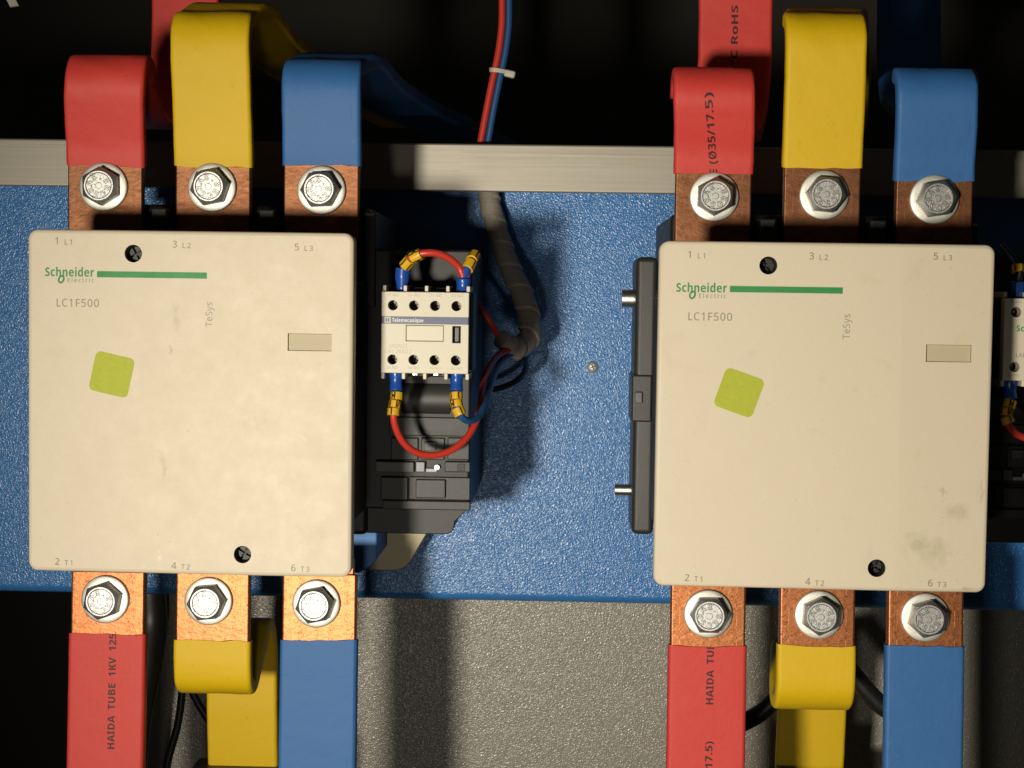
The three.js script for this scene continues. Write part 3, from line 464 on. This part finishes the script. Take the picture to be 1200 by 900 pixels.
function auxBlock(label, p, tex, group) {
  const t = thing('auxiliary_contact_block', label, 'contact block', V(p.x + AW / 2, p.y - AH, AZ - 0.036), group);
  const S = 1 / 2405, X = a => p.x + a * S, Y = b => p.y - b * S, hx = [13.3, 38, 62.7, 87.7], hy = [16, 79.5];
  const s = new THREE.Shape([[0, 0], [AW, 0], [AW, -AH], [0, -AH]].map(q => new THREE.Vector2(...q)));
  const hole = (cx, cy, r) => { const h = new THREE.Path(); h.absarc(cx * S, -cy * S, r * S, 0, Math.PI * 2, true); s.holes.push(h); };
  for (const a of hx) for (const b of hy) hole(a, b, 6.7);
  const rect = (a, b, c, d) => { const h = new THREE.Path(); h.moveTo(a * S, -b * S); h.lineTo(a * S, -d * S); h.lineTo(c * S, -d * S); h.lineTo(c * S, -b * S); h.closePath(); s.holes.push(h); };
  rect(83.5, 39.5, 93, 59); rect(29, 39, 73, 57.5);
  const g = new THREE.ExtrudeGeometry(s, { depth: 0.0065, bevelEnabled: true, bevelSize: 0.0003, bevelOffset: -0.0003, bevelThickness: 0.0003, bevelSegments: 2, curveSegments: 20 });
  const a = g.attributes.position, u = g.attributes.uv; for (let i = 0; i < a.count; i++) u.setXY(i, a.getX(i) / AW, a.getY(i) / AH + 1);
  g.translate(p.x, p.y, AZ - 0.0068);
  const plateMat = mat(lin(1, 1, 1), 0.42, { map: tex, bumpMap: clone(fine, 2, 2), bumpScale: 0.00003 });
  const face = part(t, 'face_plate', g, plateMat, 'beige face plate with eight round screw wells');
  part(face, 'label_plate', box(X(29.4), X(72.6), Y(57.1), Y(39.4), AZ - 0.004, AZ - 0.0005, 0.0003), M.beige);
  part(face, 'slider', box(X(85), X(91.5), Y(58.6), Y(40), AZ - 0.007, AZ - 0.0035, 0.0006), mat(lin(0.016, 0.018, 0.03), 0.3), 'dark blue slider in its slot');
  for (const [cx, up] of [[2.5, 1], [27, 1], [52, 1], [77, 1], [101, 1], [1.5, 0], [26, 0], [51, 0], [76, 0], [101, 0]]) { const w = 2.1; part(t, 'divider', up ? box(X(cx - w), X(cx + w), Y(-0.4), Y(-7.5), AZ - 0.030, AZ - 0.003, 0.0004) : box(X(cx - w), X(cx + w), Y(102.5), Y(95.2), AZ - 0.030, AZ - 0.0025, 0.0004), M.beige); }
  part(t, 'block_body', box(X(1), X(102) + 0.0014, Y(94.6), Y(0.4), AZ - 0.049, AZ - 0.0155, 0.0008), M.darkGrey, 'dark grey body behind the face plate');
  part(t, 'terminal_floor', box(X(1.5), X(101), Y(101), Y(-6), AZ - 0.048, AZ - 0.016, 0.0006), M.black);
  for (const b of hy) hx.forEach((c, i) => part(t, 'terminal_screw', phillips(5.9 * S, 0.0045).rotateZ(c * 1.7 + b).translate(X(c), Y(b), AZ - 0.0098), screwMat, 'steel terminal screw in its well'));
  for (const c of [38, 62.7]) part(t, 'clamp_plate', box(X(c - 3.5), X(c + 3.5), Y(99.5), Y(95.5), AZ - 0.0155, AZ - 0.010, 0.0005), M.zinc);
  return t;
}
const screwMat = new THREE.MeshPhysicalMaterial({ color: lin(0.14, 0.13, 0.115), metalness: 1, roughness: 0.5 });
const A1 = U(447.3, 341.5, AZ), A2 = A1.clone().add(AUX);
auxBlock('beige four pole auxiliary contact block with a blue stripe, wired, beside the left contactor', A1, auxTexture((x, k, put, w) => {
  x.fillStyle = '#47506f'; x.fillRect(0, 28.8 * k, w, 8.8 * k); x.fillStyle = '#b9b9b2'; x.fillRect(3.4 * k, 29.6 * k, 7.6 * k, 7.2 * k); x.fillStyle = '#55586a'; x.fillRect(5 * k, 31 * k, 4.2 * k, 4.4 * k); x.fillStyle = '#b9b9b2'; x.fillRect(6.6 * k, 31 * k, 1 * k, 4.4 * k);
  put('Telemecanique', 12.5, 35.6, 4.6, '#d8dad2', 37, true);
  put('LADN22', 9, 65.6, 4.6, '#b0a78f', 22); put('CA1 2KN22', 4, 72, 4.6, '#b0a78f', 32);
}), 'auxiliary contact blocks beside the contactors');
auxBlock('beige auxiliary contact block with green lettering, cut off by the right edge', A2, auxTexture((x, k, put) => { put('Schneider', 14, 38, 7, '#2b8a55', 44, true); put('LADN22', 14, 68, 4.6, '#8d8470', 26); }), 'auxiliary contact blocks beside the contactors');

// ---------------------------------------------------------------- control wires
const SH = V(0, 0, 0), P3 = (px, py, z) => U(px, py, z).add(SH);   // SH moves a run of wire to the other block
function markerTex(ch) { return canvas(128, 64, (x, w, h) => { x.fillStyle = '#dbae24'; x.fillRect(0, 0, w, h); speckle(x, w, h, 60, ['#c29418', '#e6bd45'], 1, 4, .1, .3); x.fillStyle = '#2a1c08'; x.font = 'bold 34px sans-serif'; x.textAlign = 'center'; for (let k = 0; k < 3; k++) x.fillText(ch, 21 + k * 42.7, 44); }); }
const mk = ['O', 'B', 'L', 'M'].map(c => mat(lin(1, 1, 1), 0.38, { map: markerTex(c) }));
function ringAlong(a, b, r, m, parent, name, lab) { // short printed collar from a to b
  const d = b.clone().sub(a), len = d.length(), g = new THREE.LatheGeometry([[r * 0.72, -len / 2], [r * 0.95, -len / 2], [r, -len / 2 + 0.0003], [r, len / 2 - 0.0003], [r * 0.95, len / 2], [r * 0.72, len / 2]].map(q => new THREE.Vector2(...q)), 24);
  g.applyQuaternion(new THREE.Quaternion().setFromUnitVectors(V(0, 1, 0), d.normalize())); g.translate((a.x + b.x) / 2, (a.y + b.y) / 2, (a.z + b.z) / 2); return part(parent, name, g, m, lab);
}
function wire(name, label, m, pts, r, extras) {
  const t = thing(name, label, 'wire', pts[0]); part(t, 'insulation', tube(pts, r, 90, 12), m); if (extras) extras(t); return t;
}
const zt = AZ - 0.0105;
// jumper over the top
wire('wire', 'red jumper wire arching over the top of the striped auxiliary block', M.redWire, [P3(471, 322, zt), P3(475, 310, zt + .002), P3(484, 300.5, zt + .004), P3(498, 296.5, zt + .005), P3(514, 297.5, zt + .004), P3(528, 304, zt + .002), P3(539, 315, zt), P3(543, 326, zt)], 0.00185, t => {
  part(t, 'crimp_sleeve', tube([P3(471, 345, zt), P3(471.2, 333, zt), P3(471.6, 325, zt), P3(472.3, 314, zt)], s => 0.0026 + 0.0011 * Math.min(1, Math.max(0, (s - 0.25) / .4)), 24, 20), M.crimp, 'bright blue crimp sleeve');
  ringAlong(P3(473.5, 312.5, zt + .0015), P3(481, 304, zt + .0035), 0.0031, mk[0], t, 'wire_marker', 'yellow printed wire marker'); ringAlong(P3(482, 303, zt + .0038), P3(493.5, 297.5, zt + .005), 0.0030, mk[1], t, 'wire_marker', 'yellow printed wire marker');
});
wire('wire', 'short red wire leaving the top right corner of the striped auxiliary block', M.redWire, [P3(546, 330, zt), P3(547.5, 318, zt - .001), P3(552, 306, zt - .004), P3(557, 298, zt - .011), P3(552, 300, -0.092), P3(545, 322, -0.135), P3(556, 350, -0.168), P3(575, 378, -0.172), P3(587, 397, -0.170), P3(600, 405, -0.170)], 0.0018, t => {
  part(t, 'crimp_sleeve', merge([tube([P3(543, 346, zt), P3(543, 335, zt), P3(543.3, 326, zt)], s => 0.0035 + 0.0002 * Math.sin(s * 9), 16, 20), tube([P3(544, 328, zt), P3(546, 320, zt - .0005), P3(547, 313, zt - .001)], 0.0021, 12, 16)]), M.crimp, 'bright blue crimp sleeve');
  ringAlong(P3(547.3, 316, zt - .001), P3(552, 306.5, zt - .004), 0.0031, mk[2], t, 'wire_marker', 'yellow printed wire marker'); ringAlong(P3(552.5, 305.5, zt - .0045), P3(556.5, 298.5, zt - .010), 0.0030, mk[0], t, 'wire_marker', 'yellow printed wire marker');
});
function dropWire(label, m, cx, marks, pts) {
  return wire('wire', label, m, pts, 0.0018, t => {
    part(t, 'crimp_sleeve', tube([P3(cx, 434, zt), P3(cx, 444, zt), P3(cx, 458.5, zt + .001)], s => 0.0034 - 0.0003 * s + .0002 * Math.sin(s * 8), 20, 20), M.crimp, 'bright blue crimp sleeve');
    for (const [a, b, c, d, i] of marks) ringAlong(P3(a, b, zt + .0015), P3(c, d, zt + .0022), 0.0031, mk[i], t, 'wire_marker', 'yellow printed wire marker');
  });
}
dropWire('red wire looping down from the lower left of the striped auxiliary block', M.redWire, 464, [[465.3, 459.5, 464.6, 468.5, 1], [463.4, 469.5, 462, 477.5, 3], [461.2, 478.5, 460.6, 487, 2]],
  [P3(464.5, 452, zt), P3(464, 468, zt + .0015), P3(461, 485, zt + .002), P3(464, 502, zt + .0), P3(474, 520, zt - .004), P3(490, 531, zt - .008), P3(508, 533.5, zt - .011), P3(528, 528, zt - .014), P3(546, 514, zt - .018), P3(558, 494, zt - .024), P3(564, 470, zt - .034), P3(567, 448, zt - .060), P3(575, 428, zt - .085), P3(587, 414, -0.160), P3(602, 408, -0.170)]);
dropWire('blue wire curling from the lower right of the striped auxiliary block', M.blueWire, 535, [[534.5, 459.5, 535, 468, 0], [534.3, 469, 535.5, 477, 1], [536, 478, 540, 487, 2]],
  [P3(535, 452, zt), P3(535, 470, zt + .001), P3(539, 486, zt + .001), P3(548, 493, zt - .003), P3(559, 490, zt - .010), P3(568, 476, zt - .022), P3(574, 455, zt - .052), P3(580, 437, zt - .080), P3(590, 421, -0.163), P3(604, 411, -0.172)]);
SH.copy(AUX);
wire('wire', 'short wire with a marker above the auxiliary block at the right edge', M.cable, [P3(471, 322, zt), P3(472, 310, zt + .001), P3(470, 300, zt - .003), P3(470, 290, zt - .012), P3(478, 282, zt - .03)], 0.00185, t => {
  part(t, 'crimp_sleeve', tube([P3(470, 345, zt), P3(470.5, 333, zt), P3(471, 322, zt)], 0.0031, 16, 18), M.crimp, 'blue crimp sleeve');
  ringAlong(P3(471, 312, zt), P3(471, 303, zt - .001), 0.0031, mk[0], t, 'wire_marker', 'yellow printed wire marker'); });
dropWire('red wire with markers below the auxiliary block at the right edge', M.redWire, 464, [[464, 459.5, 461, 468.5, 1], [460.5, 469.5, 458.5, 477.5, 3], [459, 479, 462, 487, 2]], [P3(464.5, 452, zt), P3(463, 464, zt + .001), P3(458, 475, zt + .002), P3(461, 487, zt + .002), P3(470, 497, zt), P3(484, 503, zt - .003), P3(505, 505, zt - .006)]);
SH.set(0, 0, 0);
wire('wire', 'black wire bowing below the wrapped cable end', M.cable, [P3(604, 412, -0.172), P3(616, 425, -0.182), P3(612, 440, -0.196), P3(598, 450, -0.205), P3(580, 456, -0.210), P3(565, 456, -0.212)], 0.0017);

{ // wrapped cable: comes down behind the rail, curls towards the block
  const pts = [P3(566, 184, -0.2225), P3(569, 205, -0.2225), P3(573, 232, -0.222), P3(584, 275, -0.217), P3(598, 315, -0.209), P3(612, 345, -0.201), P3(620, 372, -0.194), P3(621, 392, -0.187), P3(613, 405, -0.181), P3(603, 408, -0.176), P3(594, 405, -0.171)];
  const t = thing('cable_bundle', 'grey wrapped cable bundle curling down the blue plate in shade', 'cable', pts[10]);
  part(t, 'wrapping', tube(pts, (s, a, len) => { const f = (s * len / 0.0155 + a / (Math.PI * 2)) % 1; return 0.0059 + 0.0010 * f + (s > 0.9 ? -0.001 * (s - .9) * 10 : 0); }, 260, 22), M.wrap);
  const e = P3(606, 409, -0.177), e2 = P3(587, 397, -0.166);
  part(t, 'wrap_end', tube([e, P3(597, 405, -0.171), e2], s => 0.0071 - 0.0022 * s + 0.0003 * Math.sin(s * 14), 24, 18), M.wrap, 'pale loose end of the wrapping');
}
{ // the pair of wires above the rail with its tie
  const R = [[589, -40], [588.5, 0], [588, 30], [584, 62], [577, 95], [570, 130], [563.5, 165], [558, 200]], B = [[597, -40], [596.5, 0], [596, 30], [592, 62], [585, 95], [578, 130], [572, 165], [566, 200]];
  wire('wire', 'red wire of the tied pair hanging above the steel rail', M.redWire, R.map(([a, b]) => P3(a, b, -0.2215)), 0.0021);
  wire('wire', 'blue wire of the tied pair hanging above the steel rail', M.blueWire, B.map(([a, b]) => P3(a, b, -0.2235)), 0.0021);
  const c = P3(584, 83.5, -0.2225), t = thing('cable_tie', 'white cable tie round the red and blue wire pair', 'cable tie', c);
  const loop = []; for (let k = 0; k <= 40; k++) { const a = k / 40 * Math.PI * 2, x = Math.cos(a) * 0.0046, z = Math.sin(a) * 0.0034; loop.push(V(c.x + x, c.y - x * 0.15, c.z + z)); }
  const band = []; const strip = (r, h) => { const pos = [], idx = []; for (let k = 0; k <= 40; k++) for (const [s, e] of [[1, -1], [1, 1], [1.16, 1], [1.16, -1]]) { const p = loop[k].clone().sub(c); pos.push(c.x + p.x * s, c.y + p.y + e * 0.0012, c.z + p.z * s); } for (let k = 0; k < 40; k++) for (let j = 0; j < 4; j++) { const a = k * 4 + j, b = k * 4 + (j + 1) % 4; idx.push(a, b, a + 4, b, b + 4, a + 4); } const g = new THREE.BufferGeometry(); g.setAttribute('position', new THREE.Float32BufferAttribute(pos, 3)); g.setIndex(idx); const q = toCreasedNormals(g, 0.5); q.setAttribute('uv', new THREE.Float32BufferAttribute(new Float32Array(q.attributes.position.count * 2), 2)); return q; };
  part(t, 'band', strip(), M.tie);
  part(t, 'head', new RoundedBoxGeometry(0.0066, 0.0042, 0.0042, 3, 0.0012).rotateZ(-0.22).translate(c.x + 0.0068, c.y - 0.0018, c.z + 0.002), M.tie);
}
{ // pale tail of another tie at the upper left corner
  const a = P3(2, -40, -0.21), t = thing('cable_tie', 'pale cable tie tail hanging into the upper left corner', 'cable tie', a);
  const pts = [a, P3(8, -12, -0.208), P3(17, 7.5, -0.206)], c = curve(pts, 16), g = flatBar(c.slice().reverse(), 0.0052, 0.0013, 0.0005);
  part(t, 'tail', g, M.tie);
}
// plate screw between the contactors
{ const p = U(694.5, 430, PZ), t = thing('plate_screw', 'small bright panhead screw in the blue plate between the contactors', 'screw', p);
  part(t, 'screw_head', new THREE.LatheGeometry([[0.0001, 0.0022], [0.0014, 0.0021], [0.0026, 0.0015], [0.0032, 0.0005], [0.0036, 0.0001], [0.0036, -0.001], [0.0001, -0.001]].map(q => new THREE.Vector2(...q)), 32).rotateX(Math.PI / 2).translate(p.x, p.y, p.z), washerMat);
  for (const r of [0, 1]) part(t, 'cross_slot', box(-0.0016, 0.0016, -0.00032, 0.00032, 0.0016, 0.00222, 0.0001).rotateZ(r * Math.PI / 2 + 0.4).translate(p.x, p.y, p.z), M.black); }

// mounting bracket with blue support foot under the left contactor
{ const z = -0.205, a = U(425, 615, z), b = U(498, 668, z), t = thing('mounting_bracket', 'yellowish zinc bracket below the left contactor housing', 'bracket', V(a.x, b.y, PZ));
  const q = (px, py) => { const p = U(px, py, z); return [p.x, p.y]; }, s = new THREE.Shape(); s.moveTo(...q(420, 605)); s.lineTo(...q(505, 605)); s.lineTo(...q(498, 627)); s.quadraticCurveTo(...q(490, 640), ...q(483, 653)); s.quadraticCurveTo(...q(476, 667), ...q(462, 667.5)); s.lineTo(...q(425, 667)); s.closePath();
  part(t, 'bracket_plate', new THREE.ExtrudeGeometry(s, { depth: 0.003, bevelEnabled: true, bevelSize: 0.0006, bevelThickness: 0.0006, bevelSegments: 3 }).translate(0, 0, z - 0.003), M.bracket);
  part(t, 'bracket_leg', boxPx(430, 606, 476, 625, z - 0.0035, 0.0234, 0.001), M.bracket); }
{ const z = -0.150, p = U(439, 670, z), t = thing('support_foot', 'blue painted foot behind the lower right corner of the left contactor', 'support', V(p.x - 0.02, p.y, PZ));
  const q = (px, py) => { const v = U(px, py, z); return new THREE.Vector2(v.x, v.y); }, s = new THREE.Shape([q(396, 616), q(440, 616), q(440, 655), q(436, 660), q(420, 670), q(396, 671)]);
  part(t, 'foot', new THREE.ExtrudeGeometry(s, { depth: z - PZ - 0.001, bevelEnabled: true, bevelSize: 0.0008, bevelThickness: 0.0008, bevelSegments: 3 }).translate(0, 0, PZ), mat(lin(0.040, 0.205, 0.54), 0.5)); }

// ---------------------------------------------------------------- black cables and current transformers below
function cable(label, pts, r) { const t = thing('black_cable', label, 'cable', pts[0]); part(t, 'jacket', tube(pts, r, 60, 14), M.cable); }
cable('thin black cable hanging left of the folded yellow busbar below the left contactor', [P3(214, 780, -0.20), P3(213, 815, -0.20), P3(208, 850, -0.20), P3(196, 895, -0.20), P3(186, 960, -0.20)], 0.0023);
cable('thin black cable slanting under the folded yellow busbar below the left contactor', [P3(216, 790, -0.205), P3(230, 820, -0.205), P3(246, 846, -0.207), P3(270, 880, -0.215), P3(290, 930, -0.22)], 0.0023);
cable('black cable reaching left from the folded yellow busbar below the right contactor', [P3(930, 800, -0.20), P3(908, 820, -0.20), P3(893, 834, -0.20), P3(868, 848, -0.20), P3(845, 856, -0.20)], 0.0052);
cable('black cable reaching right from the folded yellow busbar below the right contactor', [P3(985, 775, -0.20), P3(1002, 793, -0.20), P3(1016, 810, -0.20), P3(1035, 828, -0.20), P3(1060, 842, -0.20)], 0.0056);
cable('thick black cable hanging behind the red busbar below the left contactor', [P3(176, 690, -0.27), P3(178, 730, -0.27), P3(172, 780, -0.26), P3(160, 840, -0.25), P3(150, 960, -0.24)], 0.0095);
function transformer(label, x0, y0, x1, z) {
  const a = U(x0, y0, z), b = U(x1, y0, z), t = thing('current_transformer', label, 'transformer', V((a.x + b.x) / 2, a.y - 0.06, z - 0.04), 'current transformers round the yellow busbars');
  const s = new THREE.Shape([[a.x, a.y - 0.07], [b.x, a.y - 0.07], [b.x, a.y], [a.x, a.y]].map(q => new THREE.Vector2(...q)));
  part(t, 'housing', new THREE.ExtrudeGeometry(s, { depth: 0.02, bevelEnabled: true, bevelSize: 0.0015, bevelThickness: 0.0015, bevelSegments: 3 }).translate(0, 0, z - 0.02), M.black);
  return t;
}
transformer('black current transformer at the lower edge under the left yellow busbar', 228, 903, 345, -0.165);
transformer('black current transformer at the lower edge under the right yellow busbar', 884, 915, 1008, -0.19);

// ---------------------------------------------------------------- the hand lamp that lights the panel, beside the camera
for (const L of LAMPS) {
  const d = L.aim.clone().sub(L.at).normalize(), q = new THREE.Quaternion().setFromUnitVectors(V(0, 0, 1), d), t = thing('work_lamp', L.label, 'lamp', L.at.clone()), r = L.radius;
  const put = (n, g, m) => { g.applyQuaternion(q); g.translate(L.at.x, L.at.y, L.at.z); part(t, n, g, m); };
  put('lamp_lens', new THREE.CylinderGeometry(r, r, 0.002, 40).rotateX(Math.PI / 2).translate(0, 0, -r - 0.004), mat(lin(0.9, 0.85, 0.75), 0.4, { emissive: lin(...L.color), emissiveIntensity: 1 }));
  put('lamp_body', new THREE.LatheGeometry([[0.0001, -0.16], [0.014, -0.16], [0.015, -0.158], [0.015, -0.09], [r + 0.002, -r - 0.03], [r + 0.004, -r - 0.0065], [0.0001, -r - 0.0065]].map(p => new THREE.Vector2(...p)), 40).rotateX(Math.PI / 2), M.black);
}

scene.traverse(o => { if (o.isMesh) o.castShadow = o.receiveShadow = true; });
renderer.render(scene, camera);
